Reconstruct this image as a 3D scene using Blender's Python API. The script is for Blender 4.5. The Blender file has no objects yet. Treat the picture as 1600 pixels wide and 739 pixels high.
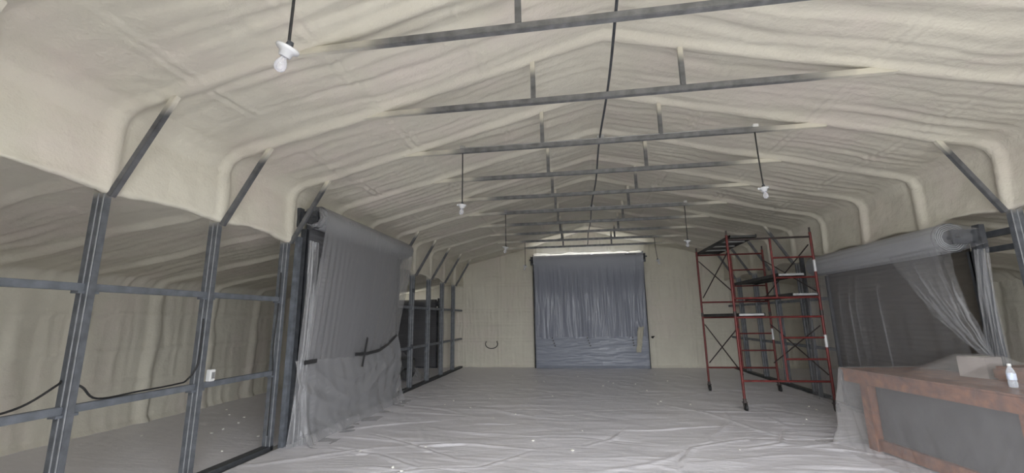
import bpy, bmesh, math, random
import numpy as np
from mathutils import Vector, Matrix

# ------------------------------------------------------------------ camera, world, light, exposure
sc = bpy.context.scene
COL = sc.collection
CAM = (-0.4098, 0.0, 1.7005)
YAW, PITCH, ROLL, FPX = 0.1491, 0.1917, -0.0139, 662.04
cd = bpy.data.cameras.new('camera'); cam = bpy.data.objects.new('camera', cd); COL.objects.link(cam)
cd.sensor_fit = 'HORIZONTAL'; cd.sensor_width = 36.0; cd.lens = FPX * 36.0 / 1600.0
cd.clip_start = 0.05; cd.clip_end = 500
_f = Vector((-math.sin(YAW) * math.cos(PITCH), math.cos(YAW) * math.cos(PITCH), math.sin(PITCH)))
_r = Vector((math.cos(YAW), math.sin(YAW), 0)); _u = _r.cross(_f)
_r2 = _r * math.cos(ROLL) + _u * math.sin(ROLL); _u2 = _u * math.cos(ROLL) - _r * math.sin(ROLL)
M3 = Matrix((( _r2.x, _u2.x, -_f.x), (_r2.y, _u2.y, -_f.y), (_r2.z, _u2.z, -_f.z)))
cam.matrix_world = Matrix.Translation(CAM) @ M3.to_4x4()
sc.camera = cam

world = bpy.data.worlds.new('sky'); sc.world = world; world.use_nodes = True
bg = world.node_tree.nodes['Background']
bg.inputs['Color'].default_value = (0.93, 0.965, 1.0, 1); bg.inputs['Strength'].default_value = 9.0
sc.view_settings.view_transform = 'Standard'; sc.view_settings.look = 'None'
sc.view_settings.gamma = 1.0; sc.view_settings.use_curve_mapping = False
sc.view_settings.exposure = 0.84

# sampling portal in the open doorway behind the camera: guides the sky light in, gives none itself
YF = -0.65
DW, DH, DX = 2.0, 3.7, 1.0        # half width, height and centre of the open front doorway
pl = bpy.data.lights.new('doorway_portal', 'AREA'); pl.shape = 'RECTANGLE'; pl.size = 2 * DW; pl.size_y = DH
pl.cycles.is_portal = True
po = bpy.data.objects.new('doorway_portal', pl); COL.objects.link(po)
po.location = (DX, YF - 0.16, DH / 2); po.rotation_euler = (math.radians(90), 0, 0)

# ------------------------------------------------------------------ constants of the building
S0, SP = 3.108, 1.2395
def FY(i): return S0 + SP * i
XP = 4.57                 # inner face line of the posts
XW = 8.05                 # lean-to outer walls
YB = 15.40                # back wall surface
TIE = 4.075
def raf(x): return 4.09 + 0.25 * (2.7 - abs(x))
rng = np.random.default_rng(7); random.seed(7)

# ------------------------------------------------------------------ noise
_perm = np.random.default_rng(3).permutation(256); _perm = np.concatenate([_perm, _perm, _perm])
_ang = np.random.default_rng(4).random(256) * 2 * np.pi
def pn(x, y, seed=0):
    x = np.asarray(x, float) + seed * 17.31; y = np.asarray(y, float) + seed * 9.17
    xi = np.floor(x).astype(int); yi = np.floor(y).astype(int); xf = x - xi; yf = y - yi
    def g(ix, iy, dx, dy):
        a = _ang[_perm[_perm[ix & 255] + (iy & 255)]]
        return np.cos(a) * dx + np.sin(a) * dy
    u = xf ** 3 * (xf * (xf * 6 - 15) + 10); v = yf ** 3 * (yf * (yf * 6 - 15) + 10)
    n00 = g(xi, yi, xf, yf); n10 = g(xi + 1, yi, xf - 1, yf); n01 = g(xi, yi + 1, xf, yf - 1); n11 = g(xi + 1, yi + 1, xf - 1, yf - 1)
    return 1.5 * ((n00 * (1 - u) + n10 * u) * (1 - v) + (n01 * (1 - u) + n11 * u) * v)
def ss(a, b, x):
    t = np.clip((x - a) / (b - a), 0, 1); return t * t * (3 - 2 * t)

# ------------------------------------------------------------------ materials
def mat(name):
    m = bpy.data.materials.new(name); m.use_nodes = True
    nt = m.node_tree; return m, nt, nt.nodes['Principled BSDF'], nt.nodes['Material Output']
def nd(nt, t, **kw):
    n = nt.nodes.new(t)
    for k, v in kw.items():
        if k in n.inputs.keys() if hasattr(n.inputs, 'keys') else False: n.inputs[k].default_value = v
        else: setattr(n, k, v)
    return n
def ramp(nt, c):
    r = nt.nodes.new('ShaderNodeValToRGB'); e = r.color_ramp.elements
    e[0].position, e[0].color = c[0][0], (*c[0][1], 1); e[1].position, e[1].color = c[-1][0], (*c[-1][1], 1)
    for p, col in c[1:-1]:
        q = e.new(p); q.color = (*col, 1)
    return r
def simple(name, col, rough=0.6, metal=0.0, var=0.15, scale=6.0, bump=0.0, bscale=40.0, spec=0.5):
    m, nt, b, o = mat(name)
    tc = nd(nt, 'ShaderNodeTexCoord'); n = nd(nt, 'ShaderNodeTexNoise', Scale=scale, Detail=5.0)
    nt.links.new(tc.outputs['Object'], n.inputs['Vector'])
    lo = tuple(max(0, c * (1 - var)) for c in col); hi = tuple(min(1, c * (1 + var)) for c in col)
    r = ramp(nt, [(0.3, lo), (0.7, hi)]); nt.links.new(n.outputs['Fac'], r.inputs['Fac'])
    nt.links.new(r.outputs['Color'], b.inputs['Base Color'])
    b.inputs['Roughness'].default_value = rough; b.inputs['Metallic'].default_value = metal
    b.inputs['Specular IOR Level'].default_value = spec
    if bump:
        n2 = nd(nt, 'ShaderNodeTexNoise', Scale=bscale, Detail=4.0); nt.links.new(tc.outputs['Object'], n2.inputs['Vector'])
        bp = nd(nt, 'ShaderNodeBump', Strength=bump, Distance=0.01); nt.links.new(n2.outputs['Fac'], bp.inputs['Height'])
        nt.links.new(bp.outputs['Normal'], b.inputs['Normal'])
    return m
FOAM = ((0.695, 0.658, 0.562), (0.76, 0.725, 0.622), (0.725, 0.662, 0.588))
def foam_mat():
    m, nt, b, o = mat('spray_foam')
    tc = nd(nt, 'ShaderNodeTexCoord')
    n = nd(nt, 'ShaderNodeTexNoise', Scale=0.9, Detail=6.0, Roughness=0.6); nt.links.new(tc.outputs['Object'], n.inputs['Vector'])
    r = ramp(nt, [(0.32, FOAM[2]), (0.5, FOAM[0]), (0.68, FOAM[1])]); nt.links.new(n.outputs['Fac'], r.inputs['Fac'])
    nt.links.new(r.outputs['Color'], b.inputs['Base Color'])
    b.inputs['Roughness'].default_value = 0.75; b.inputs['Specular IOR Level'].default_value = 0.25
    n2 = nd(nt, 'ShaderNodeTexNoise', Scale=38.0, Detail=5.0); nt.links.new(tc.outputs['Object'], n2.inputs['Vector'])
    bp = nd(nt, 'ShaderNodeBump', Strength=0.35, Distance=0.012); nt.links.new(n2.outputs['Fac'], bp.inputs['Height'])
    n3 = nd(nt, 'ShaderNodeTexNoise', Scale=11.0, Detail=6.0, Roughness=0.6); nt.links.new(tc.outputs['Object'], n3.inputs['Vector'])
    bp2 = nd(nt, 'ShaderNodeBump', Strength=0.35, Distance=0.03); nt.links.new(n3.outputs['Fac'], bp2.inputs['Height'])
    nt.links.new(bp.outputs['Normal'], bp2.inputs['Normal']); nt.links.new(bp2.outputs['Normal'], b.inputs['Normal'])
    return m
def steel_mat(name, col=(0.17, 0.185, 0.21), axis=None, lo=0, hi=1, absval=False, metal=0.35):
    """galvanised tube; optional foam overspray past a place along a local axis"""
    m, nt, b, o = mat(name)
    tc = nd(nt, 'ShaderNodeTexCoord'); n = nd(nt, 'ShaderNodeTexNoise', Scale=9.0, Detail=6.0)
    nt.links.new(tc.outputs['Object'], n.inputs['Vector'])
    r = ramp(nt, [(0.3, tuple(c * 0.7 for c in col)), (0.7, tuple(c * 1.3 for c in col))])
    nt.links.new(n.outputs['Fac'], r.inputs['Fac'])
    b.inputs['Metallic'].default_value = metal; b.inputs['Roughness'].default_value = 0.48
    if axis is None:
        nt.links.new(r.outputs['Color'], b.inputs['Base Color']); return m
    sx = nd(nt, 'ShaderNodeSeparateXYZ'); nt.links.new(tc.outputs['Object'], sx.inputs[0])
    src = sx.outputs['XYZ'.index(axis)]
    if absval:
        a = nd(nt, 'ShaderNodeMath', operation='ABSOLUTE'); nt.links.new(src, a.inputs[0]); src = a.outputs[0]
    n2 = nd(nt, 'ShaderNodeTexNoise', Scale=2.2, Detail=3.0); nt.links.new(tc.outputs['Object'], n2.inputs['Vector'])
    ad = nd(nt, 'ShaderNodeMath', operation='MULTIPLY_ADD'); nt.links.new(n2.outputs['Fac'], ad.inputs[0])
    ad.inputs[1].default_value = abs(hi - lo) * 1.6; nt.links.new(src, ad.inputs[2])
    mr = nd(nt, 'ShaderNodeMapRange'); mr.inputs['From Min'].default_value = lo + abs(hi - lo) * 0.8
    mr.inputs['From Max'].default_value = hi + abs(hi - lo) * 0.8
    nt.links.new(ad.outputs[0], mr.inputs['Value'])
    mx = nd(nt, 'ShaderNodeMix', data_type='RGBA'); nt.links.new(mr.outputs['Result'], mx.inputs[0])
    nt.links.new(r.outputs['Color'], mx.inputs[6]); mx.inputs[7].default_value = (*FOAM[0], 1)
    nt.links.new(mx.outputs[2], b.inputs['Base Color'])
    inv = nd(nt, 'ShaderNodeMath', operation='MULTIPLY_ADD'); nt.links.new(mr.outputs['Result'], inv.inputs[0])
    inv.inputs[1].default_value = -metal; inv.inputs[2].default_value = metal
    nt.links.new(inv.outputs[0], b.inputs['Metallic'])
    return m
def film_mat(name, tint, opacity, rough=0.28, edge=0.5, bump=0.25, bscale=14.0, stretch=(1, 1, 1), spec=0.6):
    """thin polythene film: partly clear, partly milky, glossy"""
    m, nt, b, o = mat(name)
    b.inputs['Base Color'].default_value = (*tint, 1); b.inputs['Roughness'].default_value = rough
    b.inputs['Specular IOR Level'].default_value = spec
    tc = nd(nt, 'ShaderNodeTexCoord'); mp = nd(nt, 'ShaderNodeMapping'); mp.inputs['Scale'].default_value = stretch
    nt.links.new(tc.outputs['Object'], mp.inputs['Vector'])
    n = nd(nt, 'ShaderNodeTexNoise', Scale=bscale, Detail=5.0, Roughness=0.62); n.inputs['Distortion'].default_value = 0.8
    nt.links.new(mp.outputs['Vector'], n.inputs['Vector'])
    bp = nd(nt, 'ShaderNodeBump', Strength=bump, Distance=0.02); nt.links.new(n.outputs['Fac'], bp.inputs['Height'])
    nt.links.new(bp.outputs['Normal'], b.inputs['Normal'])
    tr = nd(nt, 'ShaderNodeBsdfTransparent'); lw = nd(nt, 'ShaderNodeLayerWeight'); lw.inputs['Blend'].default_value = 0.35
    nt.links.new(bp.outputs['Normal'], lw.inputs['Normal'])
    ma = nd(nt, 'ShaderNodeMath', operation='MULTIPLY_ADD'); nt.links.new(lw.outputs['Facing'], ma.inputs[0])
    ma.inputs[1].default_value = edge; ma.inputs[2].default_value = opacity; ma.use_clamp = True
    mx = nd(nt, 'ShaderNodeMixShader'); nt.links.new(ma.outputs[0], mx.inputs[0])
    nt.links.new(tr.outputs[0], mx.inputs[1]); nt.links.new(b.outputs[0], mx.inputs[2])
    nt.links.new(mx.outputs[0], o.inputs['Surface'])
    return m
def rust_mat():
    m, nt, b, o = mat('rusty_steel')
    tc = nd(nt, 'ShaderNodeTexCoord'); n = nd(nt, 'ShaderNodeTexNoise', Scale=7.0, Detail=8.0, Roughness=0.7)
    nt.links.new(tc.outputs['Object'], n.inputs['Vector'])
    r = ramp(nt, [(0.3, (0.09, 0.033, 0.02)), (0.5, (0.20, 0.075, 0.035)), (0.72, (0.33, 0.135, 0.055))])
    nt.links.new(n.outputs['Fac'], r.inputs['Fac']); nt.links.new(r.outputs['Color'], b.inputs['Base Color'])
    b.inputs['Roughness'].default_value = 0.85
    return m
MA = {}
MA['foam'] = foam_mat()
MA['steel'] = steel_mat('galvanised_steel')
MA['tie'] = steel_mat('steel_with_foam_ends', (0.19, 0.192, 0.197), 'X', 1.85, 2.5, True)
MA['strut'] = steel_mat('steel_with_foam_top', (0.19, 0.192, 0.197), 'Z', 0.28, 0.42)
MA['brace'] = steel_mat('brace_steel', (0.15, 0.154, 0.163), 'Z', 0.86, 1.04)
MA['post'] = steel_mat('post_steel', (0.15, 0.16, 0.178), 'Z', 2.80, 2.92)
MA['zinc'] = steel_mat('bright_zinc_edge', (0.42, 0.43, 0.45))
MA['dark_steel'] = steel_mat('dark_steel', (0.075, 0.08, 0.09))
MA['plate'] = steel_mat('plate_steel', (0.09, 0.095, 0.105))
MA['black'] = simple('black_rubber', (0.015, 0.015, 0.016), 0.5)
MA['concrete'] = simple('concrete', (0.40, 0.38, 0.355), 0.8, var=0.2, scale=1.5, bump=0.2)
MA['ground'] = simple('gravel_ground', (0.20, 0.19, 0.165), 0.9, var=0.2, scale=3)
MA['curtain'] = simple('door_curtain_grey', (0.155, 0.155, 0.165), 0.5, var=0.06, scale=2)
MA['curtain_blue'] = simple('door_curtain_bluegrey', (0.17, 0.185, 0.23), 0.45, var=0.06, scale=2)
MA['roll'] = simple('door_roll_white', (0.42, 0.43, 0.45), 0.45, var=0.06, scale=2)
MA['curtain_brown'] = simple('door_curtain_brown', (0.085, 0.075, 0.062), 0.55, var=0.06, scale=2)
MA['curtain_dark'] = simple('door_curtain_dark', (0.13, 0.13, 0.14), 0.5, var=0.06, scale=2)
MA['film_floor'] = film_mat('floor_film', (0.86, 0.84, 0.885), 0.87, 0.36, 0.12, 0.6, 6.0, (0.45, 2.0, 1))
MA['film_left_low'] = film_mat('film_left_low', (0.50, 0.50, 0.52), 0.36, 0.2, 0.25, 0.6, 6.0, (1, 1, 1))
MA['film_left'] = film_mat('film_left_door', (0.37, 0.37, 0.385), 0.46, 0.24, 0.2, 0.35, 7.0, (1, 1.6, 0.5))
MA['film_right'] = film_mat('film_right_door', (0.45, 0.45, 0.47), 0.13, 0.2, 0.30, 0.35, 7.0, (1, 1.6, 0.5))
MA['film_fan'] = film_mat('film_fan', (0.5, 0.5, 0.52), 0.12, 0.14, 0.25, 0.5, 9.0, (1, 1.2, 0.6))
MA['film_back'] = film_mat('film_back_door', (0.46, 0.48, 0.57), 0.42, 0.2, 0.4, 0.5, 7.0, (2.0, 1, 0.5))
MA['film_back_low'] = film_mat('film_back_low', (0.46, 0.49, 0.58), 0.45, 0.2, 0.4, 0.5, 6.0, (0.6, 1, 2.4))
MA['film_table'] = film_mat('film_table', (0.60, 0.58, 0.58), 0.12, 0.14, 0.4, 0.6, 9.0, (1, 1, 1))
MA['rust'] = rust_mat()
MA['panel'] = simple('grey_sheet_metal', (0.06, 0.06, 0.065), 0.6, var=0.3, scale=4)
MA['red'] = simple('red_scaffold_paint', (0.13, 0.017, 0.015), 0.5, var=0.35, scale=18)
MA['brace_dark'] = simple('dark_brace_tube', (0.045, 0.032, 0.03), 0.5, var=0.3, scale=18)
MA['plank'] = simple('dark_plywood', (0.05, 0.05, 0.048), 0.7, var=0.3, scale=9)
MA['alu'] = simple('aluminium', (0.40, 0.40, 0.40), 0.4, 0.5)
MA['white'] = simple('white_porcelain', (0.55, 0.55, 0.56), 0.3, var=0.04)
MA['wplastic'] = simple('white_plastic', (0.75, 0.75, 0.74), 0.4, var=0.04)
MA['redplastic'] = simple('red_plastic', (0.30, 0.02, 0.015), 0.4)
MA['tape'] = simple('dark_tape', (0.035, 0.035, 0.037), 0.45)
MA['crumb'] = simple('foam_crumb', (0.78, 0.76, 0.70), 0.8, var=0.08)
MA['card'] = simple('pale_cardboard', (0.40, 0.35, 0.33), 0.8, var=0.08)
MA['tan'] = simple('tan_paper', (0.50, 0.47, 0.38), 0.8, var=0.1)
MA['label'] = simple('bottle_label', (0.55, 0.60, 0.72), 0.5, var=0.2, scale=40)
def glass_mat(name, col, rough, op):
    m, nt, b, o = mat(name)
    b.inputs['Base Color'].default_value = (*col, 1); b.inputs['Roughness'].default_value = rough
    tr = nd(nt, 'ShaderNodeBsdfTransparent'); lw = nd(nt, 'ShaderNodeLayerWeight'); lw.inputs['Blend'].default_value = 0.4
    ma = nd(nt, 'ShaderNodeMath', operation='MULTIPLY_ADD'); nt.links.new(lw.outputs['Facing'], ma.inputs[0])
    ma.inputs[1].default_value = 0.6; ma.inputs[2].default_value = op; ma.use_clamp = True
    mx = nd(nt, 'ShaderNodeMixShader'); nt.links.new(ma.outputs[0], mx.inputs[0])
    nt.links.new(tr.outputs[0], mx.inputs[1]); nt.links.new(b.outputs[0], mx.inputs[2]); nt.links.new(mx.outputs[0], o.inputs['Surface'])
    return m
MA['bulb'] = glass_mat('bulb_glass', (0.70, 0.70, 0.76), 0.08, 0.25)
MA['pet'] = glass_mat('clear_bottle', (0.75, 0.80, 0.88), 0.08, 0.25)

# ------------------------------------------------------------------ mesh helpers
class MB:
    def __init__(s): s.v = []; s.f = []; s.sm = []
    def add(s, vs, fs, smooth=False):
        o = len(s.v); s.v += [tuple(map(float, q)) for q in vs]; s.f += [tuple(i + o for i in q) for q in fs]; s.sm += [smooth] * len(fs); return s
    def box(s, a, b, bev=0.0):
        (x0, y0, z0), (x1, y1, z1) = a, b
        if not bev:
            return s.add([(x0, y0, z0), (x1, y0, z0), (x1, y1, z0), (x0, y1, z0), (x0, y0, z1), (x1, y0, z1), (x1, y1, z1), (x0, y1, z1)],
                         [(0, 3, 2, 1), (4, 5, 6, 7), (0, 1, 5, 4), (1, 2, 6, 5), (2, 3, 7, 6), (3, 0, 4, 7)])
        bm = bmesh.new(); bmesh.ops.create_cube(bm, size=1)
        for v in bm.verts:
            v.co = Vector(((x0 + x1) / 2 + v.co.x * (x1 - x0), (y0 + y1) / 2 + v.co.y * (y1 - y0), (z0 + z1) / 2 + v.co.z * (z1 - z0)))
        bmesh.ops.bevel(bm, geom=bm.edges[:], offset=bev, segments=2, affect='EDGES')
        return s._bm(bm, False)
    def _bm(s, bm, smooth=False):
        bm.verts.ensure_lookup_table(); bm.verts.index_update()
        s.add([v.co[:] for v in bm.verts], [[v.index for v in f.verts] for f in bm.faces], smooth); bm.free(); return s
    def tube(s, path, r, n=8, caps=True, smooth=True):
        P = [Vector(p) for p in path]; rs = r if isinstance(r, (list, tuple)) else [r] * len(P)
        up = None; rings = []
        for i, p in enumerate(P):
            d = (P[min(i + 1, len(P) - 1)] - P[max(i - 1, 0)]).normalized()
            if up is None: up = Vector((0, 0, 1)) if abs(d.z) < 0.9 else Vector((1, 0, 0))
            a = d.cross(up).normalized(); b = a.cross(d).normalized(); up = b
            rings.append([p + (a * math.cos(2 * math.pi * k / n) + b * math.sin(2 * math.pi * k / n)) * rs[i] for k in range(n)])
        vs = [q for R_ in rings for q in R_]; fs = []
        for i in range(len(P) - 1):
            for k in range(n): fs.append((i * n + k, i * n + (k + 1) % n, (i + 1) * n + (k + 1) % n, (i + 1) * n + k))
        s.add(vs, fs, smooth)
        if caps:
            s.add(rings[0], [tuple(range(n))[::-1]]); s.add(rings[-1], [tuple(range(n))])
        return s
    def bar(s, p, q, w, h, up=(0, 0, 1)):
        p, q = Vector(p), Vector(q); d = (q - p).normalized(); a = d.cross(Vector(up)).normalized() * (w / 2); b = a.cross(d).normalized() * (h / 2)
        vs = [p - a - b, p + a - b, p + a + b, p - a + b, q - a - b, q + a - b, q + a + b, q - a + b]
        return s.add(vs, [(0, 3, 2, 1), (4, 5, 6, 7), (0, 1, 5, 4), (1, 2, 6, 5), (2, 3, 7, 6), (3, 0, 4, 7)])
    def lathe(s, prof, n=20, c=(0, 0, 0), mtx=None):
        vs = []; fs = []
        for (r, z) in prof:
            for k in range(n):
                a = 2 * math.pi * k / n; q = Vector((r * math.cos(a), r * math.sin(a), z))
                if mtx: q = mtx @ q
                vs.append(q + Vector(c))
        for i in range(len(prof) - 1):
            for k in range(n): fs.append((i * n + k, i * n + (k + 1) % n, (i + 1) * n + (k + 1) % n, (i + 1) * n + k))
        return s.add(vs, fs, True)
    def mesh(s, name, m):
        me = bpy.data.meshes.new(name); me.from_pydata(s.v, [], s.f); me.materials.append(MA[m] if isinstance(m, str) else m)
        me.polygons.foreach_set('use_smooth', s.sm); me.update(); return me
    def build(s, name, m, parent=None, loc=None): return link(name, s.mesh(name, m), parent, loc)
def link(name, me, parent=None, loc=None):
    o = bpy.data.objects.new(name, me); COL.objects.link(o)
    if parent is not None: o.parent = parent
    if loc is not None: o.location = loc
    return o
def tag(o, label, cat, group=None, kind=None):
    o['label'] = label; o['category'] = cat
    if group: o['group'] = group
    if kind: o['kind'] = kind
    return o
def struct(o, label, cat): return tag(o, label, cat, kind='structure')
def empty(name, loc=(0, 0, 0), rz=0.0):
    o = bpy.data.objects.new(name, None); o.empty_display_size = 0.1; COL.objects.link(o); o.location = loc; o.rotation_euler = (0, 0, rz); return o
def grid_mesh(name, P, m, keep=None, smooth=True, flip=False):
    nu, nv = P.shape[:2]; idx = np.arange(nu * nv).reshape(nu, nv)
    q = np.stack([idx[:-1, :-1], idx[1:, :-1], idx[1:, 1:], idx[:-1, 1:]], -1)
    if flip: q = q[..., ::-1]
    q = q.reshape(-1, 4)
    if keep is not None: q = q[keep.reshape(-1)]
    V = P.reshape(-1, 3)
    if keep is not None:
        used = np.zeros(len(V), bool); used[q.reshape(-1)] = True; re = np.cumsum(used) - 1; V = V[used]; q = re[q]
    me = bpy.data.meshes.new(name); me.vertices.add(len(V)); me.vertices.foreach_set('co', V.astype(np.float32).reshape(-1))
    n = len(q); me.loops.add(n * 4); me.loops.foreach_set('vertex_index', q.astype(np.int32).reshape(-1))
    me.polygons.add(n); me.polygons.foreach_set('loop_start', np.arange(0, n * 4, 4, dtype=np.int32)); me.polygons.foreach_set('loop_total', np.full(n, 4, np.int32))
    me.polygons.foreach_set('use_smooth', np.full(n, smooth)); me.materials.append(MA[m]); me.update(); me.validate()
    return me
def ordn(k): return ['zeroth', 'first', 'second', 'third', 'fourth', 'fifth', 'sixth', 'seventh', 'eighth', 'ninth', 'tenth', 'eleventh', 'twelfth', 'thirteenth'][k]

# ------------------------------------------------------------------ setting: ground, slab
g = MB().box((-60, -60, -0.40), (60, 60, -0.30)).build('ground', 'ground'); struct(g, 'pale gravel ground outside around the building', 'ground')
fl = MB().box((-8.3, YF - 0.2, -0.30), (8.3, 15.75, -0.012)).build('floor', 'concrete'); struct(fl, 'grey concrete slab under the plastic sheeting', 'floor')

# ------------------------------------------------------------------ setting: foam shells
def near_frame(y):
    k = np.round((y - S0) / SP); return np.abs(y - (S0 + SP * k))
def rib(d, n=0): return 1 - ss(0.022, 0.105, d + n)
def streaks(s, y, seed):
    """wavy ridges of the spray passes, long in s, narrow in y"""
    w = y + 0.10 * pn(s * 0.55, y * 0.6, seed + 1) + 0.03 * pn(s * 2, y * 2, seed + 2)
    a = np.abs(pn(s * 0.28, w * 5.2, seed + 3)); b = np.abs(pn(s * 0.5, w * 11, seed + 4))
    amp = 0.5 + 0.8 * np.clip(pn(s * 0.5, y * 0.5, seed + 5) + 0.3, 0, 1)
    c = np.abs(pn(s * 0.9 + 3 * pn(s * .4, y * .4, seed + 8), w * 19, seed + 7))
    return 1.3 * amp * (0.034 * (0.35 - a) + 0.018 * (0.3 - b) + 0.007 * (.3 - c)) + 0.005 * pn(s * 7, y * 7, seed + 6)

def make_ceiling():
    # profile: underside line of the ribs, from the left header lip over the ridge to the right one
    pts = [(-4.70, 3.06), (-4.68, 2.95), (-4.60, 2.885), (-4.545, 2.90), (-4.545, 3.02), (-4.55, 3.50), (-4.50, 3.61), (-4.38, 3.675)]
    pts += [(-x, raf(x)) for x in np.linspace(4.2, 0.15, 20)] + [(0, raf(0.04))]
    pts = pts + [(-x, z) for x, z in pts[-2::-1]]
    P = np.array(pts); L = np.concatenate([[0], np.cumsum(np.hypot(*np.diff(P, axis=0).T))])
    s = np.linspace(0, L[-1], 390); X = np.interp(s, L, P[:, 0]); Z = np.interp(s, L, P[:, 1])
    y = np.arange(YF - 0.1, 15.6, 0.034)
    S, Y = np.meshgrid(s, y, indexing='ij'); X = X[:, None] + 0 * Y; Z = Z[:, None] + 0 * Y
    tx = np.gradient(X[:, 0], s); tz = np.gradient(Z[:, 0], s); k = np.ones(7) / 7
    tx = np.convolve(np.pad(tx, 3, 'edge'), k, 'valid'); tz = np.convolve(np.pad(tz, 3, 'edge'), k, 'valid')
    l = np.hypot(tx, tz); nx = (-tz / l)[:, None]; nz = (tx / l)[:, None]       # outward normal
    d = near_frame(Y + 0.012 * pn(S * 3, Y * 0.4, 21)); r = rib(d, 0.02 * pn(S * 2.2, Y * 2.2, 22))
    lip = 1 - ss(0.15, 0.45, np.minimum(S, L[-1] - S))
    rec = (0.042 + 0.02 * pn(S * .9, Y * .9, 23)) * (1 - r) * (1 - 0.85 * lip) - 0.006 * r
    # long hat channels running down the building, foamed over
    for xc in (1.35, 2.6, 3.75):
        for off in (-0.05, 0.05):
            dd = np.abs(np.abs(X) - xc - off); rec -= 0.022 * np.exp(-(dd / 0.022) ** 2) * (1 - r) * np.clip(0.45 + 0.9 * pn(X, Y * 0.9, 30), 0.05, 1)
    roof = ss(0.9, 1.3, np.minimum(S, L[-1] - S))
    st = streaks(S, Y, 1) * roof + (0.012 * pn(S * 3, Y * 3, 8) + 0.006 * pn(S * 9, Y * 9, 9)) * (1 - roof)
    rec -= st * (1 - 0.45 * r)
    rec -= 0.02 * pn(S * 0.8, Y * 0.9, 11)
    # header lip sags at the posts and lifts between them
    Zs = Z + lip * (0.055 * ss(0.1, 0.5, d) - 0.03 + 0.02 * pn(S, Y * 1.7, 14))
    PP = np.stack([X + nx * rec, Y, Zs + nz * rec], -1)
    o = link('ceiling', grid_mesh('ceiling', PP, 'foam'))
    struct(o, 'cream spray foam over the gabled roof and rafters of the middle hall', 'ceiling')
make_ceiling()

def make_leanto(side):
    x = np.linspace(4.60, XW + 0.1, 110); y = np.arange(YF - 0.1, 15.6, 0.04)
    X, Y = np.meshgrid(x, y, indexing='ij')
    Z = 3.0 + (X - 4.6) * (2.42 - 3.0) / (8.0 - 4.6)
    d = near_frame(Y + 0.03 * pn(X * 1.4, Y * 0.5, 41 + side)); r = rib(d, 0.04 * pn(X * 2, Y * 2, 42))
    rec = 0.06 * (1 - r) - 1.25 * streaks(X, Y, 50 + side) - 0.02 * pn(X * .8, Y * .8, 44)
    fil = ss(XW - 0.25, XW + 0.05, X); Zf = Z + rec - 0.16 * fil ** 2
    o = link('ceiling', grid_mesh('ceiling', np.stack([side * X, Y, Zf], -1), 'foam'))
    struct(o, 'spray foamed sloping roof of the %s side aisle' % ('plastic-free' if side < 0 else 'scaffold'), 'ceiling')
    z = np.linspace(-0.03, 2.55, 80); Zw, Yw = np.meshgrid(z, y, indexing='ij')
    d = near_frame(Yw + 0.05 * pn(Zw * 1.3, Yw * .4, 61 + side)); r = 1 - ss(0.03, 0.15, d + 0.03 * pn(Zw * 3, Yw * 3, 62))
    out = 0.07 * r + 1.0 * streaks(Zw, Yw, 70 + side) + 0.018 * pn(Zw * 1.2, Yw * 1.2, 66)
    for zg in (0.72, 1.25, 1.85): out += 0.02 * np.exp(-((Zw - zg + 0.02 * pn(Yw, Zw * 0, 67)) / 0.035) ** 2)
    out += 0.05 * (1 - ss(0, 0.12, Zw))
    name = 'wall_left' if side < 0 else 'wall_right'
    o = link(name, grid_mesh(name, np.stack([side * (XW - out + 0.02), Yw, Zw], -1), 'foam'))
    struct(o, 'lumpy spray foamed outer wall of the %s' % ('aisle behind the bare steel posts' if side < 0 else 'aisle behind scaffold and rusty bench'), 'wall')
make_leanto(-1); make_leanto(1)

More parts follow.
